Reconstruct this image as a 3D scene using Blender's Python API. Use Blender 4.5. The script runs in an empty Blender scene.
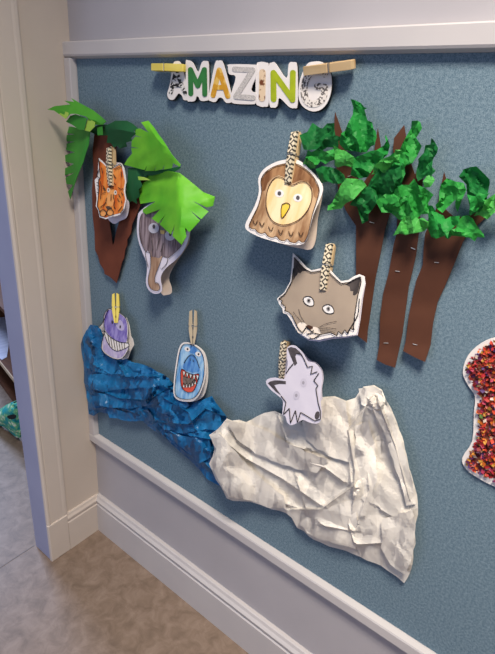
import bpy, math, random
import numpy as np
from mathutils import Vector, Matrix, noise
from mathutils.geometry import delaunay_2d_cdt

random.seed(7)
SC = bpy.context.scene
COL = SC.collection

# ------------------------------------------------------------------ camera solved from the photograph
CAM = np.array([0.933864, -0.640030, 1.125])
FPX, YAW, PITCH, ROLL = 481.685, -0.622177, -0.401016, 0.076986
_f = np.array([math.sin(YAW)*math.cos(PITCH), math.cos(YAW)*math.cos(PITCH), math.sin(PITCH)])
_r = np.array([math.cos(YAW), -math.sin(YAW), 0.0])
_u = np.cross(_r, _f)
RGT = math.cos(ROLL)*_r + math.sin(ROLL)*_u
UPV = -math.sin(ROLL)*_r + math.cos(ROLL)*_u
FWD = _f

def ray(px, py):
    return FWD*FPX + RGT*(px-247.5) - UPV*(py-327.0)
def W(px, py, Y=0.0):                      # photo point -> place on the plane at depth Y in front of the board
    d = ray(px, py); t = (Y-CAM[1])/d[1]
    return Vector(CAM + t*d)
def FL(px, py, z=0.0):                     # photo point -> place at height z
    d = ray(px, py); t = (z-CAM[2])/d[2]
    return Vector(CAM + t*d)

cam = bpy.data.cameras.new('camera'); co = bpy.data.objects.new('camera', cam); COL.objects.link(co)
cam.sensor_width = 36; cam.lens = FPX*36/654; cam.clip_start = 0.02
m = Matrix.Identity(4)
for i in range(3):
    m[i][0], m[i][1], m[i][2], m[i][3] = RGT[i], UPV[i], -FWD[i], CAM[i]
co.matrix_world = m
SC.camera = co
SC.view_settings.view_transform = 'Standard'
SC.view_settings.look = 'None'

# ------------------------------------------------------------------ materials
def lin(c):
    return tuple(((v/255)/12.92 if v/255 <= .04045 else ((v/255+.055)/1.055)**2.4) for v in c) + (1.0,)
_mats = {}
def mat(name, c1, c2=None, scale=50, stretch=(1,1,1), rot=0.0, detail=3, lo=.35, hi=.65, rough=.8, bump=0, bscale=None,
        trans=0.0, spec=.3, c3=None, sheen=0, metal=0):
    if name in _mats: return _mats[name]
    M = bpy.data.materials.new(name); M.use_nodes = True
    nt = M.node_tree; N = nt.nodes; L = nt.links
    b = N['Principled BSDF']; b.inputs['Roughness'].default_value = rough
    b.inputs['Specular IOR Level'].default_value = spec; b.inputs['Metallic'].default_value = metal
    tc = N.new('ShaderNodeTexCoord'); mp = N.new('ShaderNodeMapping')
    mp.inputs['Scale'].default_value = stretch; mp.inputs['Rotation'].default_value = (0, rot, 0)
    L.new(tc.outputs['Object'], mp.inputs['Vector'])
    colour = None
    if c2 is not None:
        nz = N.new('ShaderNodeTexNoise'); nz.inputs['Scale'].default_value = scale; nz.inputs['Detail'].default_value = detail
        L.new(mp.outputs[0], nz.inputs['Vector'])
        rp = N.new('ShaderNodeValToRGB')
        rp.color_ramp.elements[0].position = lo; rp.color_ramp.elements[0].color = lin(c1)
        rp.color_ramp.elements[1].position = hi; rp.color_ramp.elements[1].color = lin(c2)
        if c3 is not None:
            e = rp.color_ramp.elements.new(min(.99, hi+.12)); e.color = lin(c3)
        L.new(nz.outputs['Fac'], rp.inputs[0]); colour = rp.outputs[0]
        L.new(colour, b.inputs['Base Color'])
    else:
        b.inputs['Base Color'].default_value = lin(c1)
    if bump:
        n2 = N.new('ShaderNodeTexNoise'); n2.inputs['Scale'].default_value = bscale or scale; n2.inputs['Detail'].default_value = 4
        L.new(mp.outputs[0], n2.inputs['Vector'])
        bp = N.new('ShaderNodeBump'); bp.inputs['Strength'].default_value = bump; bp.inputs['Distance'].default_value = .002
        L.new(n2.outputs['Fac'], bp.inputs['Height']); L.new(bp.outputs[0], b.inputs['Normal'])
    if trans:
        tr = N.new('ShaderNodeBsdfTranslucent'); mx = N.new('ShaderNodeMixShader'); mx.inputs[0].default_value = trans
        if colour is not None: L.new(colour, tr.inputs['Color'])
        else: tr.inputs['Color'].default_value = lin(c1)
        L.new(b.outputs[0], mx.inputs[1]); L.new(tr.outputs[0], mx.inputs[2])
        L.new(mx.outputs[0], N['Material Output'].inputs['Surface'])
    _mats[name] = M
    return M

def crumple(name, stretch=(1,1,1), k1=.9, k2=.6, s1=42, s2=110):
    """creased-paper facets: every cell of two cell patterns tilts the surface its own way"""
    M = _mats[name]; nt = M.node_tree; N = nt.nodes; L = nt.links; b = N['Principled BSDF']
    tc = N.new('ShaderNodeTexCoord'); mp = N.new('ShaderNodeMapping'); mp.inputs['Scale'].default_value = stretch
    mp.inputs['Rotation'].default_value = (0, .7, 0)
    nz = N.new('ShaderNodeTexNoise'); nz.inputs['Scale'].default_value = 25
    L.new(tc.outputs['Object'], mp.inputs['Vector']); L.new(tc.outputs['Object'], nz.inputs['Vector'])
    wa = N.new('ShaderNodeVectorMath'); wa.operation = 'MULTIPLY_ADD'; wa.inputs[1].default_value = (.025,.025,.025)
    L.new(nz.outputs['Color'], wa.inputs[0]); L.new(mp.outputs[0], wa.inputs[2])
    geo = N.new('ShaderNodeNewGeometry'); cur = geo.outputs['Normal']
    for s, k in ((s1, k1), (s2, k2)):
        v = N.new('ShaderNodeTexVoronoi'); v.inputs['Scale'].default_value = s; L.new(wa.outputs[0], v.inputs['Vector'])
        sb = N.new('ShaderNodeVectorMath'); sb.operation = 'SUBTRACT'; sb.inputs[1].default_value = (.5,.5,.5); L.new(v.outputs['Color'], sb.inputs[0])
        ma = N.new('ShaderNodeVectorMath'); ma.operation = 'MULTIPLY_ADD'; ma.inputs[1].default_value = (k,k,k)
        L.new(sb.outputs[0], ma.inputs[0]); L.new(cur, ma.inputs[2]); cur = ma.outputs[0]
    nn = N.new('ShaderNodeVectorMath'); nn.operation = 'NORMALIZE'; L.new(cur, nn.inputs[0]); L.new(nn.outputs[0], b.inputs['Normal'])
    return M
def maze_mat():
    M = bpy.data.materials.new('patterned_tape'); M.use_nodes = True
    nt = M.node_tree; N = nt.nodes; L = nt.links; b = N['Principled BSDF']; b.inputs['Roughness'].default_value = .6
    tc = N.new('ShaderNodeTexCoord'); sp = N.new('ShaderNodeSeparateXYZ'); L.new(tc.outputs['Object'], sp.inputs[0])
    def mth(op, a, bb=None):
        n = N.new('ShaderNodeMath'); n.operation = op
        for i, v in enumerate((a, bb)):
            if v is None: continue
            if isinstance(v, (int, float)): n.inputs[i].default_value = v
            else: L.new(v, n.inputs[i])
        return n.outputs[0]
    u = mth('MULTIPLY', sp.outputs[0], 1/.0125); v = mth('MULTIPLY', sp.outputs[1], 1/.0125)
    fu = mth('ABSOLUTE', mth('SUBTRACT', mth('FRACT', u), .5)); fv = mth('ABSOLUTE', mth('SUBTRACT', mth('FRACT', mth('ADD', v, .25)), .5))
    d = mth('ADD', fu, fv)
    f = mth('GREATER_THAN', mth('FRACT', mth('MULTIPLY', d, 2.0)), .56)
    mx = N.new('ShaderNodeMix'); mx.data_type = 'RGBA'
    mx.inputs[6].default_value = lin((226, 212, 184)); mx.inputs[7].default_value = lin((62, 58, 52))
    L.new(f, mx.inputs[0]); L.new(mx.outputs[2], b.inputs['Base Color'])
    return M

WALL = mat('wall_paint', (172,168,172), (177,173,177), 6, rough=.55, bump=.05, bscale=120)
TRIM = mat('trim_gloss_paint', (192,187,187), (197,192,191), 8, rough=.35, bump=.03, bscale=60)
WALLW = mat('warm_lit_wall_paint', (206,193,180), (211,198,185), 6, rough=.55, bump=.05, bscale=120)  # left wall: warm lamp light mixed into the paint colour
TRIMW = mat('warm_lit_trim_paint', (210,198,187), (214,202,191), 8, rough=.4, bump=.03, bscale=60)  # trim on the left wall, its colour tinted with the same warm light
JAMB = mat('cool_lit_jamb_paint', (156,160,190), (162,166,195), 8, rough=.4)  # blue tint is cool daylight put into the jamb's colour
WOODPIN = mat('pin_wood', (206,180,140), (190,160,118), 60, (.15,1,1), rough=.7)
GREYPIN = mat('weathered_pin_wood', (186,172,148), (160,144,120), 60, (.15,1,1), rough=.7)
YELPIN = mat('yellow_pin_wood', (232,214,110), (222,198,84), 60, (.15,1,1), rough=.6)
STEEL = mat('spring_steel', (170,170,170), rough=.35, metal=.9)
MAZE = maze_mat()
CARDW = mat('white_card', (236,230,226), (228,222,220), 30, rough=.75)
CARDL = mat('lavender_card', (226,220,232), (218,212,226), 30, rough=.75)
CARDB = mat('beige_card', (226,208,192), (214,196,180), 25, rough=.75)
INK = mat('black_ink', (34,30,30), rough=.6)
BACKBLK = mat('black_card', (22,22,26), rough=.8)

def felt():
    M = bpy.data.materials.new('blue_felt'); M.use_nodes = True
    nt = M.node_tree; N = nt.nodes; L = nt.links; b = N['Principled BSDF']; b.inputs['Roughness'].default_value = .95
    b.inputs['Specular IOR Level'].default_value = .1
    tc = N.new('ShaderNodeTexCoord')
    n1 = N.new('ShaderNodeTexNoise'); n1.inputs['Scale'].default_value = 900; n1.inputs['Detail'].default_value = 3
    n2 = N.new('ShaderNodeTexNoise'); n2.inputs['Scale'].default_value = 260; n2.inputs['Detail'].default_value = 2
    n3 = N.new('ShaderNodeTexNoise'); n3.inputs['Scale'].default_value = 3
    for n in (n1, n2, n3): L.new(tc.outputs['Object'], n.inputs['Vector'])
    r = N.new('ShaderNodeValToRGB'); E = r.color_ramp.elements
    E[0].position = .35; E[0].color = lin((73,98,115)); E[1].position = .67; E[1].color = lin((137,157,168))
    a = N.new('ShaderNodeMath'); a.operation = 'MULTIPLY_ADD'; a.inputs[1].default_value = .65
    c = N.new('ShaderNodeMath'); c.operation = 'MULTIPLY'; c.inputs[1].default_value = .35
    L.new(n2.outputs['Fac'], c.inputs[0]); L.new(n1.outputs['Fac'], a.inputs[0]); L.new(c.outputs[0], a.inputs[2])
    L.new(a.outputs[0], r.inputs[0]); L.new(r.outputs[0], b.inputs['Base Color'])
    bp = N.new('ShaderNodeBump'); bp.inputs['Strength'].default_value = .35; bp.inputs['Distance'].default_value = .001
    L.new(n1.outputs['Fac'], bp.inputs['Height']); L.new(bp.outputs[0], b.inputs['Normal'])
    return M
FELT = felt()

def floor_mat():
    M = bpy.data.materials.new('mottled_vinyl'); M.use_nodes = True
    nt = M.node_tree; N = nt.nodes; L = nt.links; b = N['Principled BSDF']; b.inputs['Roughness'].default_value = .5
    tc = N.new('ShaderNodeTexCoord')
    n1 = N.new('ShaderNodeTexNoise'); n1.inputs['Scale'].default_value = 30; n1.inputs['Detail'].default_value = 8; n1.inputs['Roughness'].default_value = .65
    n1.inputs['Distortion'].default_value = .6
    L.new(tc.outputs['Object'], n1.inputs['Vector'])
    r = N.new('ShaderNodeValToRGB'); E = r.color_ramp.elements
    E[0].position = .3; E[0].color = lin((112,95,81)); E[1].position = .72; E[1].color = lin((150,131,117))
    e = E.new(.5); e.color = lin((132,113,98))
    L.new(n1.outputs['Fac'], r.inputs[0]); L.new(r.outputs[0], b.inputs['Base Color'])
    bp = N.new('ShaderNodeBump'); bp.inputs['Strength'].default_value = .12; bp.inputs['Distance'].default_value = .002
    L.new(n1.outputs['Fac'], bp.inputs['Height']); L.new(bp.outputs[0], b.inputs['Normal'])
    return M
FLOORM = floor_mat()

# ------------------------------------------------------------------ object helpers
def mesh_obj(name, verts, faces, mats, parent=None, smooth=False, fmat=None):
    off = Vector(parent['_base']) if parent is not None and '_base' in parent.keys() else Vector((0,0,0))
    me = bpy.data.meshes.new(name)
    me.from_pydata([tuple(Vector(v)-off) for v in verts], [], faces)
    for mm in (mats if isinstance(mats, (list, tuple)) else [mats]): me.materials.append(mm)
    if fmat: me.polygons.foreach_set('material_index', fmat)
    if smooth: me.polygons.foreach_set('use_smooth', [True]*len(me.polygons))
    me.update()
    o = bpy.data.objects.new(name, me); COL.objects.link(o)
    if parent is not None:
        o.parent = parent
        if '_base' in parent.keys(): o['_base'] = parent['_base']
    return o
def thing(name, label, cat, base, group=None):
    o = bpy.data.objects.new(name, None); COL.objects.link(o)
    o.empty_display_size = .02
    o.location = base; o['label'] = label; o['category'] = cat; o['_base'] = tuple(base)
    if group: o['group'] = group
    return o

def box_geo(x0, x1, y0, y1, z0, z1):
    v = [(x,y,z) for z in (z0,z1) for y in (y0,y1) for x in (x0,x1)]
    f = [(0,2,3,1),(4,5,7,6),(0,1,5,4),(2,6,7,3),(0,4,6,2),(1,3,7,5)]
    return v, f
def box(name, x0, x1, y0, y1, z0, z1, m, parent=None, bevel=0):
    v, f = box_geo(x0,x1,y0,y1,z0,z1)
    o = mesh_obj(name, v, f, m, parent)
    if bevel:
        b = o.modifiers.new('bevel', 'BEVEL'); b.width = bevel; b.segments = 2
    return o
def sweep(name, prof, A, B, m, parent=None):
    """extrude a profile of (a, b) vectors from A to B: prof is a list of Vectors offset"""
    n = len(prof); v = [Vector(A)+p for p in prof] + [Vector(B)+p for p in prof]
    f = [(i, (i+1)%n, n+(i+1)%n, n+i) for i in range(n)] + [tuple(range(n))[::-1], tuple(range(n, 2*n))]
    o = mesh_obj(name, v, f, m, parent)
    import bmesh
    bm = bmesh.new(); bm.from_mesh(o.data); bmesh.ops.recalc_face_normals(bm, faces=bm.faces); bm.to_mesh(o.data); bm.free()
    return o

def C(ox, oy, s, pts): return [(ox+x/s, oy+y/s) for x, y in pts]
def smooth_closed(p, n=4):
    out = []; k = len(p)
    for i in range(k):
        a,b,c,d = p[i-1], p[i], p[(i+1)%k], p[(i+2)%k]
        for j in range(n):
            t = j/n
            out.append(tuple(.5*((2*b[q])+(-a[q]+c[q])*t+(2*a[q]-5*b[q]+4*c[q]-d[q])*t*t+(-a[q]+3*b[q]-3*c[q]+d[q])*t**3) for q in (0,1)))
    return out
def smooth_open(p, n=5):
    if len(p) < 3: return p
    e = [(2*p[0][0]-p[1][0], 2*p[0][1]-p[1][1])] + list(p) + [(2*p[-1][0]-p[-2][0], 2*p[-1][1]-p[-2][1])]
    out = []
    for i in range(1, len(e)-2):
        a,b,c,d = e[i-1], e[i], e[i+1], e[i+2]
        for j in range(n):
            t = j/n
            out.append(tuple(.5*((2*b[q])+(-a[q]+c[q])*t+(2*a[q]-5*b[q]+4*c[q]-d[q])*t*t+(-a[q]+3*b[q]-3*c[q]+d[q])*t**3) for q in (0,1)))
    return out + [p[-1]]
def inside(p, poly):
    x, y = p; r = False; j = len(poly)-1
    for i in range(len(poly)):
        xi, yi = poly[i]; xj, yj = poly[j]
        if (yi > y) != (yj > y) and x < (xj-xi)*(y-yi)/(yj-yi)+xi: r = not r
        j = i
    return r
def edge_dist(p, poly):
    best = 1e9
    for i in range(len(poly)):
        ax, ay = poly[i-1]; bx, by = poly[i]; dx, dy = bx-ax, by-ay; l = dx*dx+dy*dy
        t = 0 if l == 0 else max(0, min(1, ((p[0]-ax)*dx+(p[1]-ay)*dy)/l))
        best = min(best, math.hypot(p[0]-ax-t*dx, p[1]-ay-t*dy))
    return best
def pl_signed(p, pl):
    best = (1e9, True)
    for i in range(len(pl)-1):
        a, b = pl[i], pl[i+1]; d, t = seg_dist(p, a, b)
        if d < best[0]: best = (d, (b[0]-a[0])*(p[1]-a[1])-(b[1]-a[1])*(p[0]-a[0]) < 0)
    return best
def facet_field(outl, ang, su, sv, seed):
    """piecewise-flat random heights 0..1: planes meeting in sharp creases, stretched along one direction"""
    rg = random.Random(seed); ca, sa = math.cos(ang), math.sin(ang)
    uv = [(x*ca+y*sa, -x*sa+y*ca) for x, y in outl]
    u0 = min(p[0] for p in uv)-su*2; u1 = max(p[0] for p in uv)+su*2; v0 = min(p[1] for p in uv)-sv*2; v1 = max(p[1] for p in uv)+sv*2
    pts = []; hs = []
    for i in range(int((u1-u0)/su)+1):
        for j in range(int((v1-v0)/sv)+1):
            pts.append(((u0+(i+rg.uniform(.1,.9))*su)/su, (v0+(j+rg.uniform(.1,.9))*sv)/sv)); hs.append(rg.random())
    vo, eo, fo, ov, *_ = delaunay_2d_cdt([Vector(p) for p in pts], [], [], 0, 1e-6)
    hh = [hs[o[0]] if o else .5 for o in ov]
    T = np.array([[vo[i][:] for i in f] for f in fo]); H = np.array([[hh[i] for i in f] for f in fo])
    a, b, c = T[:,0], T[:,1], T[:,2]
    den = (b[:,1]-c[:,1])*(a[:,0]-c[:,0])+(c[:,0]-b[:,0])*(a[:,1]-c[:,1])
    def f(x, y):
        p = (x*ca+y*sa)/su; q = (-x*sa+y*ca)/sv
        l1 = ((b[:,1]-c[:,1])*(p-c[:,0])+(c[:,0]-b[:,0])*(q-c[:,1]))/den
        l2 = ((c[:,1]-a[:,1])*(p-c[:,0])+(a[:,0]-c[:,0])*(q-c[:,1]))/den
        k = int(np.argmax(np.minimum(np.minimum(l1, l2), 1-l1-l2)))
        return float(l1[k]*H[k,0]+l2[k]*H[k,1]+(1-l1[k]-l2[k])*H[k,2])
    return f
def seg_dist(p, a, b):
    dx, dy = b[0]-a[0], b[1]-a[1]; l = dx*dx+dy*dy
    t = 0 if l == 0 else max(0, min(1, ((p[0]-a[0])*dx+(p[1]-a[1])*dy)/l))
    return math.hypot(p[0]-a[0]-t*dx, p[1]-a[1]-t*dy), t
def pl_dist(p, pl): return min(seg_dist(p, pl[i], pl[i+1])[0] for i in range(len(pl)-1))

def sheet(name, outline, depth, m, parent, grid=4.0, thick=.0006, creases=(), rnd=0, smooth=True, edge=None, jit=.3):
    """a paper sheet cut to an outline; depth(px,py) is its distance in front of the board (negative Y)"""
    dep = depth if callable(depth) else (lambda x, y: depth)
    pts = []; edges = []
    k = len(outline)
    def addpl(pl, closed):
        idx = []
        q = list(pl) + ([pl[0]] if closed else [])
        for i in range(len(q)-1):
            a, b = q[i], q[i+1]; L = math.hypot(b[0]-a[0], b[1]-a[1])
            n = max(1, int(L/(edge or grid*1.5)))
            for j in range(n): idx.append(len(pts)); pts.append((a[0]+(b[0]-a[0])*j/n, a[1]+(b[1]-a[1])*j/n))
        if not closed: idx.append(len(pts)); pts.append(q[-1])
        for i in range(len(idx)-1): edges.append((idx[i], idx[i+1]))
        if closed: edges.append((idx[-1], idx[0]))
    addpl(outline, True)
    for c in creases: addpl(c, False)
    x0 = min(p[0] for p in outline); x1 = max(p[0] for p in outline); y0 = min(p[1] for p in outline); y1 = max(p[1] for p in outline)
    nx = int((x1-x0)/grid)+1; ny = int((y1-y0)/grid)+1
    for i in range(nx):
        for j in range(ny):
            p = (x0+(i+.5+random.uniform(-jit,jit))*grid, y0+(j+.5+random.uniform(-jit,jit))*grid)
            if inside(p, outline) and edge_dist(p, outline) > grid*.35: pts.append(p)
    vo, eo, fo, *_ = delaunay_2d_cdt([Vector(p) for p in pts], edges, [], 1, 1e-5)
    P = []
    for v in vo:
        d = dep(v.x, v.y)
        if rnd: d -= random.uniform(0, rnd)
        P.append(W(v.x, v.y, d))
    F = []
    for f in fo:
        a, b, c = (P[i] for i in f[:3])
        F.append(tuple(f) if (b-a).cross(c-a).y < 0 else tuple(reversed(f)))
    if thick:
        n = len(P); P2 = [p+Vector((0, thick, 0)) for p in P]
        cnt = {}
        for f in F:
            for i in range(len(f)):
                e = (f[i], f[(i+1)%len(f)]); cnt[e] = 1
        side = [(b, a, a+n, b+n) for (a, b) in cnt if (b, a) not in cnt]
        F = F + [tuple(i+n for i in reversed(f)) for f in F] + side
        P = P + P2
    ob = mesh_obj(name, P, F, m, parent, smooth)
    if smooth: ob.data.set_sharp_from_angle(angle=math.radians(32))
    return ob

def ink(name, lines, depth, w, m, parent, off=.0012, curve=True, caps=False, step=0):
    dep = depth if callable(depth) else (lambda x, y: depth)
    V = []; F = []
    for li, ln in enumerate(lines):
        ww = w; oo = off+li*step
        if isinstance(ln, dict): ww = ln['w']; ln = ln['p']
        p = smooth_open(ln) if curve and len(ln) > 2 else []
        if not p:
            for i in range(len(ln)-1):
                a, b = ln[i], ln[i+1]; n = max(1, int(math.hypot(b[0]-a[0], b[1]-a[1])/3))
                p += [(a[0]+(b[0]-a[0])*j/n, a[1]+(b[1]-a[1])*j/n) for j in range(n)]
            p.append(ln[-1])
        s = len(V)
        for i in range(len(p)):
            a = p[max(0,i-1)]; b = p[min(len(p)-1,i+1)]
            L = math.hypot(b[0]-a[0], b[1]-a[1]) or 1
            nx, ny = -(b[1]-a[1])/L*ww/2, (b[0]-a[0])/L*ww/2
            for sg in (1, -1):
                x, y = p[i][0]+sg*nx, p[i][1]+sg*ny
                V.append(W(x, y, dep(x, y)-oo))
        for i in range(len(p)-1):
            f = (s+2*i, s+2*i+1, s+2*i+3, s+2*i+2)
            a, b, c = V[f[0]], V[f[1]], V[f[2]]
            F.append(f if (b-a).cross(c-a).y < 0 else f[::-1])
        if caps:
            for q, e in enumerate((p[0], p[-1])):
                s = len(V); n = 14
                for k in range(n):
                    t = 2*math.pi*k/n; V.append(W(e[0]+ww/2*math.cos(t), e[1]+ww/2*math.sin(t), dep(*e)-oo+step*(.3+.3*q)))
                a, b, c = V[s], V[s+1], V[s+2]; f = tuple(range(s, s+n))
                F.append(f if (b-a).cross(c-a).y < 0 else f[::-1])
    return mesh_obj(name, V, F, m, parent)
def ell(cx, cy, rx, ry, a=0, n=16):
    ca, sa = math.cos(a), math.sin(a)
    return [(cx+rx*math.cos(t)*ca-ry*math.sin(t)*sa, cy+rx*math.cos(t)*sa+ry*math.sin(t)*ca) for t in (2*math.pi*i/n for i in range(n))]
def decal(name, outline, depth, layer, m, parent, grid=5):
    dep = depth if callable(depth) else (lambda x, y: depth)
    return sheet(name, outline, lambda x, y: dep(x, y)-.0004*layer, m, parent, grid=grid, thick=0)
def plane_depth(p0, d0, p1, d1, p2=None, d2=None, bow=0):
    """depth varying linearly from p0 to p1 (and sideways to p2)"""
    A = np.array([[p0[0],p0[1],1],[p1[0],p1[1],1],[p2[0],p2[1],1]] if p2 else [[p0[0],p0[1],1],[p1[0],p1[1],1],[p0[0]-(p1[1]-p0[1]),p0[1]+(p1[0]-p0[0]),1]], float)
    a, b, c = np.linalg.solve(A, np.array([d0, d1, d2 if p2 else d0], float))
    return lambda x, y: float(a*x+b*y+c)

# ------------------------------------------------------------------ the setting
def struct(o): o['kind'] = 'structure'; return o
FZ = 0.0
struct(box('floor', -2.2, 3.2, -3.0, 1.2, -.03, 0, FLOORM))
th = box('trim_1', -.083, -.0805, -1.05, -.161, -.001, .0008, mat('seam_strip', (128,122,122), rough=.7)); struct(th)
struct(box('wall_back', -.07, 3.2, .004, .10, 0, 2.6, WALL))
# left wall with door opening beyond y=-.159
struct(box('wall_left', -.07, -.006, -.125, .004, 0, 2.6, WALLW))
# door frame: casing with beads, jamb, plinth block
door = bpy.data.objects.new('door_1', None); COL.objects.link(door); door['kind'] = 'structure'
y_in, y_out = -.159, -.1009
pr = [(y_in, -.006), (y_in, -.001), (y_in+.004, .0015), (y_in+.008, .0015), (y_in+.010, -.0005), (y_in+.013, .0002), (y_out-.012, .0002), (y_out-.008, .0012),
      (y_out-.002, .0012), (y_out, .0005), (y_out, -.006)]
sweep('casing', [Vector((x, y, 0)) for y, x in pr], (0,0,.118), (0,0,2.1), TRIMW, door)
box('jamb', -.076, -.0062, y_in, -.125, 0, 2.1, JAMB, door, .002)
box('plinth_block', -.006, .0045, y_in-.001, y_out-.002, 0, .124, TRIMW, door, .002)
# baseboards (moulded top)
def base_prof(t, h):
    return [(0,0),(t,0),(t,h-.030),(t*.80,h-.027),(t*.80,h-.024),(t,h-.020),(t*1.05,h-.014),(t*.7,h-.008),(t*.55,h-.002),(t*.35,h),(0,h)]
BH = .124
struct(sweep('baseboard_back', [Vector((0, .004-a, b)) for a, b in base_prof(.0155, BH)], (-.004,0,0), (3.2,0,0), TRIM))
struct(sweep('baseboard_left', [Vector((-.006+a, 0, b)) for a, b in base_prof(.0100, BH)], (0,y_out-.002,0), (0,.002,0), TRIMW))

# ------------------------------------------------------------------ notice board
board = thing('notice_board', 'large blue felt notice board in a white frame covering the wall', 'notice board', (0.6, 0, .32))
XR = 2.3; zt, zb = 1.2144, .3351
box('felt_panel', .006, XR, 0, .004, zb-.01, zt+.01, FELT, board)
FY = -.0131
def rail_prof(outer, inner, sgn):
    # (offset along the inward direction, y)
    return [(outer, .004), (outer, FY+.002), (outer+sgn*.002, FY), (inner-sgn*.006, FY), (inner-sgn*.003, FY+.0015), (inner, -.003), (inner, .004)]
sweep('frame_rail', [Vector((0, y, z)) for z, y in rail_prof(1.2425, zt, -1)], (-.0062,0,0), (XR+.03,0,0), TRIM, board)
sweep('frame_rail', [Vector((0, y, z)) for z, y in rail_prof(.3125, zb+.004, 1)], (-.0062,0,0), (XR+.03,0,0), TRIM, board)
sweep('frame_stile', [Vector((x, y, 0)) for x, y in rail_prof(-.0062, .0180, 1)], (0,0,.3392), (0,0,1.2146), TRIM, board)
sweep('frame_stile', [Vector((x, y, 0)) for x, y in rail_prof(XR+.03, XR, -1)], (0,0,.3392), (0,0,1.2146), TRIM, board)

# ------------------------------------------------------------------ clothespins
def leg_mesh(sign, L, w, m, parent, T):
    pr = [(0,.0020),(.003,.0072),(.30*L,.0080),(.43*L,.0084),(.445*L,.0072),(.485*L,.0072),(.50*L,.0082),(.62*L,.0076),(.80*L,.0058),(L-.001,.0036),(L,.0026),(L,.0004),
          (.86*L,.0004),(.80*L,.0014),(.74*L,.0004),(.60*L,.0005),(.47*L,.0016),(.42*L,.0010)]
    n = len(pr); b = .0006
    V = []; F = []
    for y, ins in ((-w/2, 1), (-w/2+b, 0), (w/2-b, 0), (w/2, 1)):
        cx = sum(p[0] for p in pr)/n; cz = sum(p[1] for p in pr)/n
        for x, z in pr:
            k = 1-ins*.05
            V.append(Vector((x if not ins else cx+(x-cx)*(1-ins*.012), y, sign*(z if not ins else cz+(z-cz)*k))))
    for r in range(3):
        for i in range(n):
            j = (i+1)%n; f = (r*n+i, r*n+j, (r+1)*n+j, (r+1)*n+i)
            F.append(f if sign > 0 else f[::-1])
    F.append(tuple(range(n))[::-1] if sign > 0 else tuple(range(n))); e = tuple(range(3*n, 4*n)); F.append(e if sign > 0 else e[::-1])
    me = bpy.data.meshes.new('leg'); me.from_pydata(V, [], F); me.materials.append(m); me.update()
    import bmesh
    bm = bmesh.new(); bm.from_mesh(me); bmesh.ops.recalc_face_normals(bm, faces=bm.faces); bm.to_mesh(me); bm.free()
    o = bpy.data.objects.new('leg', me); COL.objects.link(o); o.parent = parent
    return o
def tube_geo(path, r, n=6):
    V = []; F = []
    for i, p in enumerate(path):
        t = (path[min(i+1,len(path)-1)]-path[max(i-1,0)]).normalized()
        a = t.orthogonal().normalized() if i == 0 else (a - t*a.dot(t)).normalized()
        b = t.cross(a)
        for k in range(n):
            th = 2*math.pi*k/n; V.append(p + a*math.cos(th)*r + b*math.sin(th)*r)
    for i in range(len(path)-1):
        for k in range(n):
            F.append((i*n+k, i*n+(k+1)%n, (i+1)*n+(k+1)%n, (i+1)*n+k))
    F.append(tuple(range(n))[::-1]); F.append(tuple(range((len(path)-1)*n, len(path)*n)))
    return V, F
def pin(label, A, B, YA, YB, roll, mats, group='clothespins on the blue board', width=.0098):
    a = W(A[0], A[1], YA); b = W(B[0], B[1], YB)
    X = (b-a); L = X.length; X.normalize()
    Z = Vector((0,-1,0)); Z = (Z - X*Z.dot(X)).normalized()
    Z = Matrix.Rotation(roll, 3, X) @ Z
    Yv = Z.cross(X)
    o = bpy.data.objects.new('clothespin', None); COL.objects.link(o); o.empty_display_size = .02
    M = Matrix.Identity(4)
    for i in range(3): M[i][0], M[i][1], M[i][2], M[i][3] = X[i], Yv[i], Z[i], a[i]
    o.matrix_world = M
    o['label'] = label; o['category'] = 'clothespin'; o['group'] = group
    leg_mesh(1, L, width, mats[0], o, 0); leg_mesh(-1, L, width, mats[1], o, 0)
    R = .0030; c = Vector((.465*L, 0, 0)); path = []
    path.append(Vector((.463*L, width/2+.0012, .0078))); path.append(Vector((.463*L, -width/2-.0006, .0078)))
    for i in range(49):
        t = 2*math.pi*i/12 ; path.append(c+Vector((R*math.sin(t)*.9, -width/2-.0006+(width+.0012)*i/48, R*math.cos(t)*.9)))
    path.append(Vector((.463*L, width/2+.0006, -.0078))); path.append(Vector((.463*L, -width/2-.0012, -.0078)))
    V, F = tube_geo(path, .00065)
    me = bpy.data.meshes.new('spring'); me.from_pydata(V, [], F); me.materials.append(STEEL); me.update()
    s = bpy.data.objects.new('spring', me); COL.objects.link(s); s.parent = o
    return o

TAPE = (MAZE, WOODPIN)
pin('pale yellow clothespin lying sideways over the first letter A of the word', (153.5,67.5), (184.5,68), -.0135, -.0185, .0, (YELPIN, YELPIN), width=.0105)
pin('natural wood clothespin lying sideways over the last letter of the word', (355,64), (304,71), -.0135, -.0195, -.25, (WOODPIN, WOODPIN), width=.0105)
pin('black and cream patterned clothespin standing above the owl', (297,131.5), (288.7,183), -.0105, -.0300, .12, TAPE)
pin('black and cream patterned clothespin standing above the grey cat', (331.2,243.5), (323.6,290.5), -.0105, -.0310, .02, TAPE)
pin('patterned clothespin on the orange tiger, in front of the brown trunk', (111.2,147), (111,186), -.026, -.0410, .12, TAPE)
pin('patterned clothespin half hidden behind the ear of the white wolf', (285.5,341), (282.3,380), -.0110, -.0130, .1, TAPE)
pin('bright yellow clothespin standing above the purple fish', (115.8,293), (116.3,323), -.0125, -.0275, .8, (YELPIN, YELPIN))
pin('bare grey wood clothespin standing above the blue shark', (193.3,310), (192.8,343.5), -.0125, -.0215, .85, (GREYPIN, GREYPIN))

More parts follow.
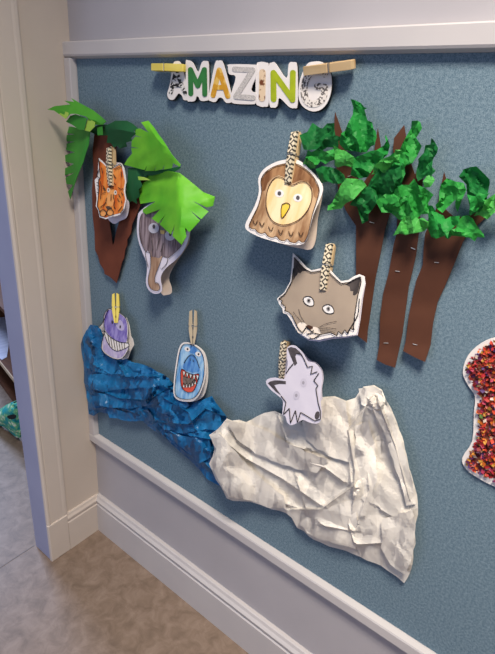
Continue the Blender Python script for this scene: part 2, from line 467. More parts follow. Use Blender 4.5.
# ------------------------------------------------------------------ letters
GREENP = mat('green_letter', (54,126,64), (46,112,58), 80, rough=.7)
GOLD = mat('gold_letter', (206,150,40), (226,186,96), 130, detail=1, lo=.52, hi=.6, rough=.7)
LIME = mat('lime_letter', (170,184,32), (152,168,28), 70, rough=.7)
GLIT = mat('glitter_letter', (214,208,202), (168,164,162), 700, rough=.6)
FUR = mat('spotted_fur_letter', (226,200,168), (112,62,36), 110, lo=.5, hi=.6, rough=.8)
ZEB = mat('zebra_letter', (226,222,218), (40,38,40), 150, (1,1,2.2), rot=.7, detail=1, lo=.45, hi=.50, rough=.7)
LACE = mat('lace_letter', (228,220,212), (96,90,88), 330, detail=1, lo=.50, hi=.55, rough=.8)
banner = thing('word_banner', 'row of joined white-edged letters spelling a word in animal patterns', 'lettering', W(240,105,0))
a_ = lambda p: C(150,55,4.95,p)
b_ = lambda p: C(245,50,4.304,p)
LET = [
 ([(132,30),(112,48),(97,150),(85,190),(92,216),(114,222),(130,204),(142,190),(158,202),(166,222),(184,222),(190,200),(170,100),(152,40)], a_, ZEB,
  [[(102,188),(128,80)],[(128,80),(174,188)],[(112,150),(156,150)]], 19),
 ([(188,26),(176,42),(182,210),(196,230),(222,226),(230,205),(240,208),(250,226),(278,226),(290,205),(290,48),(276,30),(256,36),(238,84),(212,38)], a_, GREENP,
  [[(200,72),(202,192)],[(200,72),(236,152)],[(236,152),(269,72)],[(269,72),(271,194)]], 25),
 ([(340,28),(320,46),(291,205),(300,228),(324,232),(340,212),(358,214),(376,236),(400,234),(405,208),(364,46)], a_, GOLD,
  [[(312,200),(342,74)],[(342,74),(385,204)],[(326,160),(366,160)]], 25),
 ([(394,46),(386,60),(392,95),(424,108),(402,190),(402,222),(414,240),(500,244),(524,236),(526,190),(500,172),(528,100),(532,60),(522,48)], a_, GLIT,
  [[(418,70),(508,74)],[(508,74),(425,205)],[(425,205),(510,212)]], 26),
 ([(62,52),(48,72),(46,215),(58,240),(84,244),(102,226),(102,74),(90,54)], b_, FUR, [[(75,96),(73,208)]], 28),
 ([(116,54),(101,76),(104,228),(120,248),(138,242),(148,206),(188,244),(212,250),(226,232),(224,72),(208,52),(188,60),(178,122),(132,58)], b_, LIME,
  [[(122,98),(123,212)],[(122,98),(204,212)],[(206,98),(204,214)]], 25),
 ([(266,62),(238,124),(230,196),(246,240),(288,264),(330,254),(360,214),(373,148),(364,88),(332,52),(294,50)], b_, LACE,
  [[(344,104),(322,92),(300,90),(276,104),(258,140),(254,185),(268,222),(298,232),(326,218),(340,192),(342,160)],[(342,160),(312,156)]], 30),
]
for i, (outl, cv, lm, strokes, wd) in enumerate(LET):
    o1 = smooth_closed(cv(outl), 3)
    cx = sum(p[0] for p in o1)/len(o1); cy = sum(p[1] for p in o1)/len(o1)
    ofs = .0006*(i % 2)
    d = -.0105-ofs
    card = sheet('letter_card', o1, d, CARDW, banner, grid=6, thick=.0012)
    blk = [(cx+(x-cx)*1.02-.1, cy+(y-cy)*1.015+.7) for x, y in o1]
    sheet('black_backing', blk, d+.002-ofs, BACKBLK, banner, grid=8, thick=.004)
    sc = cv([(0,0),(1,0)]); k = sc[1][0]-sc[0][0]
    V = []; F = []
    lnl = [{'p': cv(s), 'w': wd*k} for s in strokes]
    ink('letter_face', lnl, d, 1, lm, card, off=.0006, caps=True, step=.00015)

# ------------------------------------------------------------------ palm tree
BROWN = mat('brown_card', (116,62,44), (104,54,38), 25, rough=.85)
BROWN2 = mat('dark_brown_card', (88,52,36), (80,46,32), 20, rough=.8)
LGREEN = mat('light_green_card', (124,206,52), (94,186,42), 18, rough=.5, trans=.15)
MGREEN = mat('mid_green_card', (64,150,50), (54,136,46), 18, rough=.6)
DGREEN = mat('dark_green_card', (30,96,52), (24,84,46), 18, rough=.65)
YGREEN = mat('yellow_green_card', (176,206,88), (150,196,70), 18, rough=.6)
palm = thing('paper_palm_tree', 'paper palm tree with brown split trunk and green folded leaf fronds', 'paper tree', W(116,282,0))
trunk = [(95,128),(92.5,150),(93.5,170),(92,190),(92.5,215),(94.5,232),(95,250),(98,256),(100,264),(104,270),(104.5,274),(110,277),(116.5,283),(119,274),(120,270),(122,262),(124,258),
         (125,250),(127,245),(127,240),(131,233),(132,224),(136,216),(139,208),(146,196),(152,182),(144,174),(137,190),(128,206),(124,214),(119,222),(116,232),(114,243),(112.5,245),(111.5,236),(109.5,224),(108.5,204),(113,190),(116,165),(116,130)]
sheet('trunk', trunk, lambda x, y: -.010-.00006*max(0, 283-y)*.9, BROWN, palm, grid=6, thick=.0012)
p_ = lambda p: C(40,90,4.95,p)
q_ = lambda p: C(120,115,4.95,p)
def tent(ridge, d_tip0, d_tip1, drop, side=None):
    a, b = ridge
    def f(x, y):
        ds, t = seg_dist((x,y), a, b)
        s = (b[0]-a[0])*(y-a[1])-(b[1]-a[1])*(x-a[0])
        k = drop if not isinstance(drop, tuple) else (drop[0] if s > 0 else drop[1])
        return min(-.008, d_tip0+(d_tip1-d_tip0)*t + k*ds*.0014 - .006*math.sin(t*math.pi) + .0022*math.sin(t*24+ds*.05)*min(1, ds/22))
    return f
# dark frond behind, right of the trunk
sheet('leaf_frond', p_([(225,200),(300,168),(335,172),(372,152),(430,152),(455,165),(485,190),(462,205),(475,215),(450,238),(455,252),(425,260),(430,280),(395,290),(385,275),(365,284),(350,262),(330,262),(335,225),(290,225)]),
      tent((p_([(310,180)])[0], p_([(470,210)])[0]), -.030, -.034, .5), DGREEN, palm, grid=5, creases=[p_([(318,180),(462,210)])])
# dark frond hanging behind the tiger
sheet('leaf_frond', q_([(40,262),(130,255),(140,300),(100,325),(110,350),(92,370),(98,405),(80,415),(84,440),(60,425),(45,432),(38,410),(22,400),(32,370),(24,350),(38,330)]),
      tent((q_([(85,265)])[0], q_([(55,430)])[0]), -.028, -.026, .5), DGREEN, palm, grid=5, creases=[q_([(84,270),(60,420)])])
# dark frond hanging down on the left
sheet('leaf_frond', p_([(120,178),(165,183),(205,196),(248,206),(242,268),(226,315),(215,355),(196,400),(180,440),(163,495),(149,542),(138,502),(165,470),(131,465),(126,434),(172,408),(120,422),(112,394),(168,366),(108,350),(108,327),(172,308),(105,290),(104,272),(172,256),(107,252),(112,224),(172,220),(115,208)]),
      tent((p_([(245,206)])[0], p_([(150,540)])[0]), -.040, -.036, .9), MGREEN, palm, grid=5, creases=[p_([(244,212),(200,340),(151,530)])])
# light frond to the upper left with pale stripe and dark fringe
fr = sheet('leaf_frond', p_([(36,97),(72,80),(150,71),(120,53),(168,58),(154,40),(192,62),(232,84),(262,100),(300,130),(328,156),(310,172),(262,172),(228,132),(178,118),(150,118),(127,143),(70,102)]),
      tent((p_([(36,97)])[0], p_([(326,158)])[0]), -.066, -.036, (.2,.5)), mat('leaf_green_card', (88,172,52), (74,156,46), 18, rough=.5, trans=.15), palm, grid=5, creases=[p_([(44,97),(180,108),(318,157)])])
fr['label'] = 'light green frond pointing left'
sheet('leaf_fringe', p_([(175,120),(150,128),(128,157),(160,172),(192,196),(218,198),(232,140)]), -.050, MGREEN, fr, grid=5)
sheet('leaf_fringe', p_([(240,140),(232,152),(219,200),(246,206),(270,182),(272,160)]), -.047, YGREEN, fr, grid=5)
sheet('pale_stripe', p_([(66,99),(127,143),(150,116),(120,104)]), lambda x, y: -.064+.0003*(x-53), YGREEN, fr, grid=5)
sheet('leaf_fringe', p_([(282,186),(308,180),(311,222),(285,224)]), -.037, MGREEN, fr, grid=5)
# upper right light frond
fr = sheet('leaf_frond', q_([(104,36),(140,28),(168,62),(192,98),(216,130),(256,195),(300,246),(294,256),(262,238),(256,263),(216,270),(221,240),(211,268),(170,278),(182,245),(166,277),(124,277),(137,245),(120,272),(80,262),(20,246),(38,216),(60,190),(54,163),(95,165),(56,157),(58,128),(76,106),(112,112),(76,100),(74,72),(98,66),(142,88)]),
      tent((q_([(118,34)])[0], q_([(298,250)])[0]), -.040, -.062, (.5,1.0)), LGREEN, palm, grid=5, creases=[q_([(135,45),(205,150),(285,244)])])
sheet('leaf_underside', q_([(150,270),(200,272),(258,262),(298,254),(300,262),(270,282),(215,285),(160,300),(120,300),(110,278)]), -.034, DGREEN, fr, grid=5)
# large lower right light frond
fr = sheet('leaf_frond', q_([(88,305),(92,322),(145,322),(90,345),(92,395),(100,440),(176,428),(103,474),(130,492),(200,466),(157,512),(190,536),(228,488),(196,541),(252,592),(272,540),(259,598),(305,643),(328,602),(320,556),(343,580),(396,523),(340,466),(402,515),(438,478),(358,424),(430,458),(460,450),(470,405),(412,382),(352,332),(295,287),(240,276),(200,285)]),
      tent((q_([(285,288)])[0], q_([(306,640)])[0]), -.050, -.078, (.75,.75)), LGREEN, palm, grid=5, creases=[q_([(286,295),(288,520),(305,636)])])
sheet('pale_stripe', q_([(88,304),(92,322),(150,323),(120,308)]), -.0495, YGREEN, fr, grid=5)

# ------------------------------------------------------------------ animal cards
def crayon(name, c1, c2, rot, scale=90, st=(1,1,.12)):
    return mat(name, c1, c2, scale, st, rot, 3, .35, .62, .8)
WHITE_EYE = mat('eye_white', (232,228,226), rough=.6)
GREYINK = mat('grey_marker', (72,66,70), (92,86,88), 120, rough=.7)
CG = 'animal face cards pegged on the board'

# owl
e = lambda p: C(240,125,5.03,p)
dep = plane_depth((290,165), -.0205, (285,240), -.052, (330,200), -.036)
owl = thing('owl_card', 'brown owl face paper card with scalloped lower edge and yellow beak', 'animal card', W(283,244,0), CG)
sheet('back_card', smooth_closed(e([(250,180),(330,205),(385,260),(418,310),(406,400),(391,470),(380,580),(355,626),(300,620),(230,604),(120,560),(90,480),(110,300),(170,200)]), 3), plane_depth((290,165), -.010, (285,240), -.018, (330,200), -.014), CARDB, owl, grid=7)
fo = smooth_closed(e([(245,172),(180,186),(120,222),(92,270),(95,335),(74,405),(40,470),(26,505),(36,530),(90,560),(150,580),(220,598),(290,604),(328,590),(346,540),(370,450),(408,360),(416,310),(385,260),(330,202),(290,176)]), 3)
front = sheet('front_card', fo, dep, CARDW, owl, grid=6)
OWLB = crayon('owl_brown_crayon', (146,108,76), (206,172,134), .35)
sheet_o = e([(240,192),(180,206),(130,236),(106,276),(109,332),(92,404),(60,470),(46,508),(60,522),(76,524),(90,540),(110,546),(126,542),(142,560),(164,566),(182,560),(200,578),(222,582),(238,574),(254,588),(278,592),(296,580),(312,590),(326,584),(344,540),(364,450),(388,375),(398,322),(370,262),(322,217),(284,196)])
br = decal('feathers', sheet_o, dep, 1, OWLB, front, 5)
OWLD = crayon('owl_dark_brown_crayon', (112,72,44), (168,126,88), .9)
decal('crown_feathers', e([(240,194),(180,208),(132,238),(108,278),(110,330),(126,330),(140,290),(165,262),(195,252),(225,262),(240,290),(268,292),(300,278),(340,282),(366,318),(372,360),(388,372),(396,322),(368,264),(320,219),(282,198)]), dep, 1.6, OWLD, front, 5)
face = smooth_closed(e([(242,298),(222,272),(194,261),(165,276),(141,320),(131,380),(137,432),(162,480),(210,502),(260,494),(308,466),(344,420),(361,370),(358,320),(334,290),(302,287),(268,302)]), 3)
OWLF = crayon('owl_cream_crayon', (238,200,140), (246,224,182), -.3, 70)
decal('face_disc', face, dep, 2.2, OWLF, front, 5)
for cx, cy in ((198,344),(291,366)):
    c = e([(cx,cy)])[0]
    ey = decal('eye', ell(c[0],c[1],4.6,4.0), dep, 3, WHITE_EYE, front)
    decal('pupil', ell(c[0],c[1],1.9,2.2), dep, 3.8, GREYINK, ey)
decal('beak', e([(211,400),(235,392),(251,406),(231,445),(210,468),(206,430)]), dep, 3, mat('beak_yellow',(226,190,52),(236,206,84),60), front)
cl = lambda p: p+[p[0]]
ink('ink_lines', [cl(face), cl(e([(211,400),(235,392),(251,406),(231,445),(210,468),(206,430)])), cl(sheet_o)] +
    [e([(x-12,y-14),(x,y+8),(x+12,y-12)]) for x,y in ((76,492),(110,502),(155,524),(204,540),(256,549),(306,551))], dep, .8, mat('brown_ink',(76,52,36)), front, .0024)

# grey cat
e = lambda p: C(272,238,4.95,p)
dep = plane_depth((323,272), -.0205, (313,336), -.050, (362,285), -.036)
cat = thing('cat_card', 'grey cat face paper card with pointed black ears and white muzzle', 'animal card', W(315,338,0), CG)
co_ = e([(103,74),(122,92),(146,117),(170,145),(195,160),(240,150),(290,161),(315,188),(340,213),(375,209),(405,190),(432,179),(458,190),(461,220),(446,290),(432,380),(427,440),(416,478),(370,486),(300,490),(230,504),(182,500),(150,480),(120,455),(95,410),(75,378),(55,372),(50,347),(35,327),(25,300),(60,270),(90,215),(97,150)])
sheet('back_card', e([(200,165),(290,164),(345,218),(400,200),(458,196),(463,225),(450,300),(438,400),(424,480),(372,494),(300,500),(235,513),(185,508),(140,480),(100,420)]), plane_depth((323,272), -.012, (313,336), -.028, (362,285), -.020), CARDL, cat, grid=7)
front = sheet('front_card', co_, dep, CARDW, cat, grid=6)
CATG = mat('cat_grey_wash', (168,151,134), (150,135,121), 14, rough=.8)
fill = e([(109,96),(140,131),(165,155),(192,170),(245,162),(286,174),(318,206),(342,226),(380,220),(410,203),(438,192),(441,218),(424,290),(410,380),(404,440),(406,456),(386,448),(374,474),(360,454),(345,478),(328,462),(320,484),(290,468),(240,478),(205,470),(170,440),(150,468),(132,452),(118,425),(100,386),(84,368),(64,360),(66,340),(46,324),(50,310),(33,301),(65,275),(98,216),(106,150)])
decal('fur', fill, dep, 1, CATG, front, 5)
CATE = mat('cat_ear_charcoal', (58,52,52), (84,76,74), 90, (1,1,.3), rough=.85)
decal('ear', e([(109,97),(107,160),(104,212),(118,188),(124,184),(128,172),(142,174),(150,164),(178,163),(150,138)]), dep, 1.8, CATE, front)
decal('ear', e([(438,194),(408,206),(364,230),(384,240),(388,262),(402,262),(400,284),(412,282),(424,272),(432,240)]), dep, 1.8, CATE, front)
for cx, cy, a in ((182,312,.45),(279,352,.25)):
    c = e([(cx,cy)])[0]
    pt = [(c[0]+math.cos(a)*x-math.sin(a)*y, c[1]+math.sin(a)*x+math.cos(a)*y) for x,y in ((-6,-.6),(-3,-3.8),(1,-4.2),(4.5,-2),(6,1.8),(3,4),(-1,4.2),(-4.5,2.4))]
    pt = smooth_closed(pt, 3)
    ey = decal('eye', pt, dep, 2, WHITE_EYE, front)
    decal('iris', ell(c[0],c[1]-.3,2.0,2.4), dep, 2.8, mat('iris_grey',(150,146,146)), ey)
    decal('pupil', ell(c[0],c[1]-.4,1.0,1.3), dep, 3.4, INK, ey)
    ink('eye_outline', [cl(pt)], dep, .8, INK, ey, .0014)
mz = mat('muzzle_cream', (238,226,212), (232,218,204), 30)
c1 = e([(148,446)])[0]; c2 = e([(206,468)])[0]
decal('muzzle', ell(c1[0],c1[1],5.6,6), dep, 2, mz, front); decal('muzzle', ell(c2[0],c2[1],6.8,5.8), dep, 2.2, mz, front)
decal('nose', e([(166,434),(182,431),(204,440),(200,450),(184,455),(172,448)]), dep, 3, mat('nose_brown',(70,44,34)), front)
ink('ink_outline', [{'p': q, 'w': .45} for q in [e([(150,420),(120,385),(105,365)]), e([(160,418),(140,380),(132,352)]), e([(230,452),(270,445),(318,450)]), e([(228,445),(265,425),(320,412)]), e([(230,460),(280,460),(310,468)]), e([(118,135),(135,165)]), e([(125,128),(150,160)])]] + [fill[i:i+2] for i in range(len(fill)-1)] + [e([(205,455),(196,470),(170,476)]), e([(182,500),(206,498),(236,480)]), e([(372,470),(424,380),(432,300)])], dep, .9, INK, front, .0026)

# white wolf
e = lambda p: C(258,335,6.54,p)
dep = plane_depth((290,345), -.030, (310,425), -.056, (262,382), -.034)
wolf = thing('wolf_card', 'white wolf face paper card with dark outlined ears above white paper', 'animal card', W(305,424,0), CG)
sheet('back_card', smooth_closed(e([(215,75),(290,110),(335,160),(380,180),(420,230),(428,290),(418,350),(420,440),(400,520),(340,540),(280,520),(200,440),(170,330),(170,200),(185,100)]),3), plane_depth((290,345), -.010, (310,425), -.024, (262,382), -.014), CARDL, wolf, grid=7)
wo = e([(188,98),(204,72),(228,67),(252,76),(280,102),(300,128),(326,172),(372,184),(412,232),(420,290),(412,350),(408,440),(416,500),(410,560),(380,580),(330,570),(292,555),(256,575),(216,590),(190,570),(178,530),(158,520),(164,450),(150,412),(90,365),(54,320),(60,290),(110,278),(168,290),(184,250),(194,180)])
front = sheet('front_card', smooth_closed(wo, 2), dep, CARDL, wolf, grid=6)
decal('ear', e([(194,86),(216,78),(246,86),(272,108),(292,134),(252,122),(244,140),(256,186),(240,202),(222,160),(206,124)]), dep, 1, GREYINK, front)
decal('ear', e([(64,316),(78,304),(110,296),(150,298),(182,302),(182,322),(140,320),(106,328),(128,362),(152,396),(118,372)]), dep, 1, GREYINK, front)
decal('nose', ell(*e([(387,526)])[0], 2.4, 4.2, .2), dep, 1, GREYINK, front)
for cx, cy in ((298,312),(252,395)):
    c = e([(cx,cy)])[0]
    ey = decal('eye', ell(c[0],c[1],3.4,4.4), dep, 1, mat('pale_eye_grey',(208,202,216)), front)
    decal('pupil', ell(c[0]-.3,c[1],1.3,1.7), dep, 1.8, mat('pupil_grey',(168,163,174)), ey)
def segs(p): return [p[i:i+2] for i in range(len(p)-1)]
ink('ink_outline', [e([(232,186),(200,224),(184,252)]), e([(248,120),(286,134),(324,212)])] +
    segs(e([(322,212),(356,204),(344,256),(388,240)])) + segs(e([(398,250),(364,298),(392,332),(378,350),(392,440),(408,500),(408,550),(372,562),(278,506),(258,572),(244,494),(212,576),(204,480),(166,520),(182,440),(150,398)])), dep, .85, INK, front, .0016, True)

# orange tiger
e = lambda p: C(85,140,7.27,p)
dep = plane_depth((111,170), -.0335, (107,218), -.050, (124,185), -.036)
tig = thing('tiger_card', 'orange striped tiger face paper card in front of the brown trunk', 'animal card', W(108,222,0), CG)
sheet('back_card', smooth_closed(e([(180,170),(270,180),(300,300),(300,420),(318,450),(318,505),(300,565),(250,590),(214,610),(180,590),(160,560),(140,500),(120,300)]),3), plane_depth((111,170), -.020, (107,218), -.026, (124,185), -.022), CARDL, tig, grid=6)
to = e([(98,130),(125,152),(160,188),(205,196),(255,164),(268,172),(285,205),(299,300),(290,370),(300,430),(286,500),(258,540),(232,552),(200,556),(150,576),(106,562),(95,512),(78,480),(85,430),(76,350),(70,290),(90,268),(95,200)])
front = sheet('front_card', to, dep, CARDW, tig, grid=5)
TIGO = crayon('tiger_orange_crayon', (206,92,26), (240,152,72), .25, 110)
tf = e([(104,150),(130,170),(160,202),(205,208),(250,180),(268,196),(290,300),(280,370),(292,430),(278,498),(252,532),(200,545),(150,565),(112,552),(102,508),(88,478),(94,430),(100,350),(98,290),(112,270),(104,200)])
decal('fur', tf, dep, 1, TIGO, front)
TIGL = mat('tiger_light_orange', (232,152,80), (240,172,104), 80)
decal('nose_bridge', e([(180,350),(212,360),(215,420),(200,482),(165,480),(150,440)]), dep, 1.8, TIGL, front)
for cx, cy in ((130,532),(182,526)): decal('muzzle', ell(*e([(cx,cy)])[0], 3.3, 3.4), dep, 2.2, TIGL, front)
decal('nose', e([(148,482),(172,480),(198,494),(176,506),(160,502)]), dep, 3, mat('nose_grey',(84,66,58)), front)
for cx, cy in ((170,364),(221,382)):
    ey = decal('eye', ell(*e([(cx,cy)])[0], 1.5, 2.4), dep, 2.6, mat('tiger_eye', (222,210,196)), front)
    decal('pupil', ell(*e([(cx,cy-2)])[0], .55, .8), dep, 3.4, INK, ey)
ink('ink_lines', segs(e([(98,132),(104,205),(84,262),(104,275)]))+segs(e([(160,190),(172,206),(205,200),(255,172),(268,190),(215,215)])) + [e(q) for q in (
    [(84,308),(104,316)],[(84,330),(106,338)],[(86,355),(104,358)],[(84,380),(102,384)],[(112,300),(118,350),(112,430)],[(128,330),(142,352),(152,360)],[(130,350),(150,372)],[(124,388),(150,382)],
    [(168,325),(190,340),(212,338)],[(175,335),(190,352),(205,345)],[(205,250),(225,280)],[(210,310),(222,326)],[(240,345),(262,358),(278,352)],[(244,395),(258,420)],[(236,425),(250,450)],[(262,380),(276,400)],[(262,440),(270,460)],[(156,420),(146,460),(110,490)],[(215,440),(210,480),(222,500)],[(270,480),(240,520)],[(280,500),(255,535)],[(190,395),(188,440)],[(205,395),(210,430)],[(262,230),(268,270)],[(120,200),(128,240)])]
    + [cl(tf)[i:i+2] for i in range(13,len(tf))] + [cl(ell(*e([(130,532)])[0],3.3,3.4)), cl(ell(*e([(182,526)])[0],3.3,3.4))], dep, .72, INK, front, .0026)

# elephant
e = lambda p: C(130,200,6.54,p)
dep = plane_depth((160,205), -.030, (155,290), -.040, (185,225), -.034)
ele = thing('elephant_card', 'grey-brown elephant face paper card half under the large green frond', 'animal card', W(158,293,0), CG)
sheet('back_card', smooth_closed(e([(200,30),(380,160),(392,220),(384,282),(330,368),(282,440),(254,510),(270,568),(272,606),(245,620),(205,612),(190,500),(150,300)]),3), plane_depth((160,205), -.010, (155,290), -.020, (185,225), -.012), CARDB, ele, grid=7)
eo = smooth_closed(e([(140,20),(64,76),(50,112),(45,200),(56,270),(80,340),(105,400),(111,460),(104,540),(122,588),(160,614),(198,605),(210,578),(200,510),(230,450),(300,390),(350,332),(384,250),(388,180),(330,60),(230,10)]),3)
front = sheet('front_card', eo, dep, CARDL, ele, grid=6)
ELE = crayon('elephant_grey_crayon', (82,66,70), (156,140,146), .35, 170, (1,1,.12))
ELT = crayon('elephant_trunk_crayon', (150,116,92), (190,160,136), .2, 110, (1,1,.14))
decal('skin', e([(140,40),(74,92),(64,130),(60,210),(72,275),(98,330),(126,345),(138,390),(170,400),(205,378),(252,378),(320,316),(350,272),(372,190),(310,70),(230,26)]), dep, 1, ELE, front)
decal('trunk', smooth_closed(e([(150,250),(136,360),(136,440),(118,530),(136,578),(176,592),(196,576),(186,548),(164,540),(162,500),(188,430),(210,370),(230,260),(190,230)]),3), dep, 1.8, ELT, front)
decal('trunk_top', e([(160,215),(138,300),(140,370),(190,380),(214,360),(240,250),(220,215)]), dep, 2.2, ELE, front)
for t in ([(112,328),(134,352),(130,398),(120,440),(108,400),(98,350)], [(216,370),(246,388),(238,416),(206,452),(196,440),(204,400)]):
    decal('tusk', e(t), dep, 3, CARDL, front)
for cx, cy in ((155,184),(262,232)):
    c = e([(cx,cy)])[0]
    ey = decal('eye', ell(c[0],c[1],5.3,5.2), dep, 3, mat('eye_ring_grey',(190,188,200)), front)
    decal('pupil', ell(c[0]+.1,c[1]-1.6,1.4,2.2), dep, 3.8, GREYINK, ey)
decal('brow_patch', e([(196,196),(226,200),(222,224),(200,220)]), dep, 3, mat('brow_yellow',(206,178,110)), front)
ink('ink_lines', [e(q) for q in ([(76,92),(64,130),(60,210),(72,275),(98,332),(128,346),(134,372)],[(112,330),(100,352),(118,440)],[(136,360),(134,430),(118,525),(136,580),(176,594),(196,576),(184,546),(166,540)],[(164,540),(164,500),(190,430),(212,370)],[(215,368),(244,380),(238,416),(206,454)],[(250,380),(320,318),(352,272)],[(140,260),(150,330)],[(175,330),(190,250)],[(220,280),(200,340)])], dep, .55, GREYINK, front, .0022)

# purple fish
e = lambda p: C(90,285,8.18,p)
dep = plane_depth((116,312), -.0200, (116,358), -.040, (130,335), -.026)
pf = thing('purple_fish_card', 'small purple fish paper card with a wide toothy grin', 'animal card', W(117,359,0), CG)
sheet('back_card', e([(200,230),(300,270),(322,330),(336,420),(350,440),(360,490),(332,540),(312,598),(270,612),(200,580),(120,470),(110,400),(92,384),(72,346),(100,318),(130,260)]), plane_depth((116,312), -.012, (116,358), -.026, (130,335), -.016), CARDW, pf, grid=6)
po = smooth_closed(e([(150,196),(188,204),(240,226),(290,266),(310,320),(312,400),(306,460),(320,500),(296,560),(255,604),(200,604),(140,575),(96,525),(100,450),(118,380),(110,300),(116,240)]),3)
front = sheet('front_card', po, dep, CARDW, pf, grid=5)
PUR = crayon('purple_crayon', (104,88,168), (158,146,206), .6, 120, (1,1,.3))
PUL = crayon('pale_purple_crayon', (166,152,196), (204,194,218), .3, 120, (1,1,.3))
decal('jaw', smooth_closed(e([(112,420),(140,470),(180,520),(230,540),(300,500),(314,505),(290,556),(250,596),(200,596),(146,568),(104,522)]),2), dep, 1, PUL, front)
decal('head', smooth_closed(e([(150,204),(188,212),(238,234),(284,270),(302,320),(304,400),(298,465),(250,468),(180,432),(124,370),(116,300),(122,244)]),2), dep, 1, PUR, front)
mo = smooth_closed(e([(116,372),(150,412),(200,448),(255,470),(304,474),(322,492),(300,512),(270,526),(222,540),(180,520),(146,474),(124,420)]),2)
decal('teeth', mo, dep, 2, CARDW, front)
decal('eye_patch', smooth_closed(e([(205,300),(250,285),(275,330),(275,370),(240,370),(215,340)]),2), dep, 2, mat('pale_lilac',(186,176,212)), front)
for cx, cy in ((182,304),(247,342)): decal('pupil', ell(*e([(cx,cy)])[0], .7, 1.7), dep, 3, INK, front)
ink('ink_lines', [cl(mo), cl(po)] + segs(e([(150,196),(100,318),(72,346),(92,384),(118,372)])) + [e(q) for q in ([(146,412),(160,492)],[(168,428),(182,514)],[(192,446),(206,530)],[(214,456),(226,538)],[(236,464),(246,532)],[(258,470),(264,524)],[(280,474),(282,518)])], dep, .55, INK, front, .0018)

# blue shark
e = lambda p: C(160,305,6.23,p)
dep = plane_depth((192,343), -.0190, (186,400), -.038, (205,360), -.024)
sh = thing('shark_card', 'light blue shark face paper card with open red mouth and pointed teeth', 'animal card', W(187,401,0), CG)
sheet('back_card', smooth_closed(e([(190,240),(260,275),(288,325),(299,400),(296,480),(272,565),(212,600),(150,590),(110,480),(130,300)]),3), plane_depth((192,343), -.011, (186,400), -.022, (205,360), -.014), CARDW, sh, grid=6)
so = smooth_closed(e([(150,232),(200,240),(250,270),(280,320),(286,400),(276,480),(246,558),(208,596),(160,602),(110,590),(84,552),(88,450),(100,360),(110,300),(124,255)]),3)
front = sheet('front_card', so, dep, CARDW, sh, grid=5)
SHB = crayon('shark_blue_crayon', (84,146,206), (164,202,230), .4, 110, (1,1,.25))
SHD = crayon('shark_dark_blue_crayon', (58,112,184), (104,160,214), .4, 110, (1,1,.25))
fi = smooth_closed(e([(152,244),(200,250),(246,280),(270,326),(276,400),(266,475),(238,548),(204,582),(160,588),(116,578),(94,546),(98,450),(110,364),(120,304),(132,264)]),3)
decal('skin', fi, dep, 1, SHB, front)
decal('snout', smooth_closed(e([(150,362),(172,324),(200,310),(226,336),(246,392),(240,415),(205,420),(165,408),(142,385)]),2), dep, 1.8, SHD, front)
decal('forehead', smooth_closed(e([(190,256),(232,280),(215,300),(192,300),(180,280)]),2), dep, 1.8, SHD, front)
mo = smooth_closed(e([(134,398),(165,418),(208,434),(242,430),(232,480),(204,538),(162,540),(134,508),(128,450)]),2)
decal('mouth', mo, dep, 2.4, mat('mouth_red',(206,66,52),(222,92,74),80), front)
decal('throat', smooth_closed(e([(146,440),(180,455),(222,462),(212,500),(190,510),(160,500),(142,480)]),2), dep, 3, mat('throat_grey',(92,80,76),(130,116,108),200), front)
ttri = []
for i in range(5):
    x = 140+i*21; y = 412+min(i*8, 24)
    ttri.append([(x,y),(x+18,y+6),(x+8,y+32)])
for i in range(5):
    x = 140+i*18; y = 512-(0 if i < 3 else (i-2)*10)
    ttri.append([(x,y),(x+15,y+2),(x+8,y-26)])
for t in ttri: decal('tooth', e(t), dep, 3.8, WHITE_EYE, front)
for cx, cy in ((170,275),(238,306)):
    c = e([(cx,cy)])[0]
    ey = decal('eye', ell(c[0],c[1],3.0,2.3,.4), dep, 2.4, WHITE_EYE, front); decal('pupil', ell(c[0]+.3,c[1],.9,1.0), dep, 3.2, INK, ey)
ink('ink_lines', [cl(fi), cl(mo), e([(148,362),(172,324),(200,310),(226,336),(246,392)]), e([(186,332),(190,346)]), e([(204,340),(210,354)])] + [e([t[0],t[2],t[1]]) for t in ttri], dep, .6, INK, front, .0026)

# ------------------------------------------------------------------ tissue leaf trees
TG = [mat('tissue_green_a', (48,160,70), (36,142,60), 20, rough=.55, trans=.3), mat('tissue_green_b', (60,170,72), (46,150,62), 20, rough=.55, trans=.3),
      mat('tissue_green_c', (34,126,60), (26,110,52), 20, rough=.55, trans=.3), mat('tissue_green_d', (92,192,90), (68,168,72), 20, rough=.55, trans=.3)]
for n_ in 'abcd': crumple('tissue_green_'+n_, (1,1,1), .55, .3, 55, 130)
STAP = mat('staple_metal', (210,206,200), rough=.3, metal=.6)
T1 = [(335,112),(338,121),(341.5,131),(346,150),(352,170),(362,185),(372,170),(375,145),(377.7,128),(380.5,145),(383,170),(388,195),(390,213),(384.6,231),(380.7,252),(375.4,278.5),(371.5,305),(367.6,331),(366.8,343),(355.7,334),(356,300),(356,257),(356,226),(346,211),(338,190),(336,160),(333.6,132)]
T2 = [(404,125),(405,131),(406,138),(408,155),(415,175),(420,160),(424,165),(421,200),(419,231),(416,255),(412,273),(408.8,286),(405.6,310),(402,336),(395,367.7),(385,364.5),(376.7,360),(379.4,344),(380,318),(383,294),(388.6,273),(393.8,244),(396.4,234),(398,200),(397,170),(393,150),(394,138)]
T3 = [(444,172),(447,182),(446,195),(444,208),(455,218),(470,215),(485,203),(500,190),(506,194),(490,213),(475,228),(466,236),(462,244),(455.5,261),(445,286),(437.6,302),(433,323),(430.5,345),(425,362),(414,357),(403,351),(405.6,341.5),(408.8,315),(416,281),(422.7,265),(423.5,249.6),(425,234),(430,222),(438,205),(440,190)]
f1 = lambda p: C(295,95,4.714,p)
f2 = lambda p: C(385,115,4.5,p)
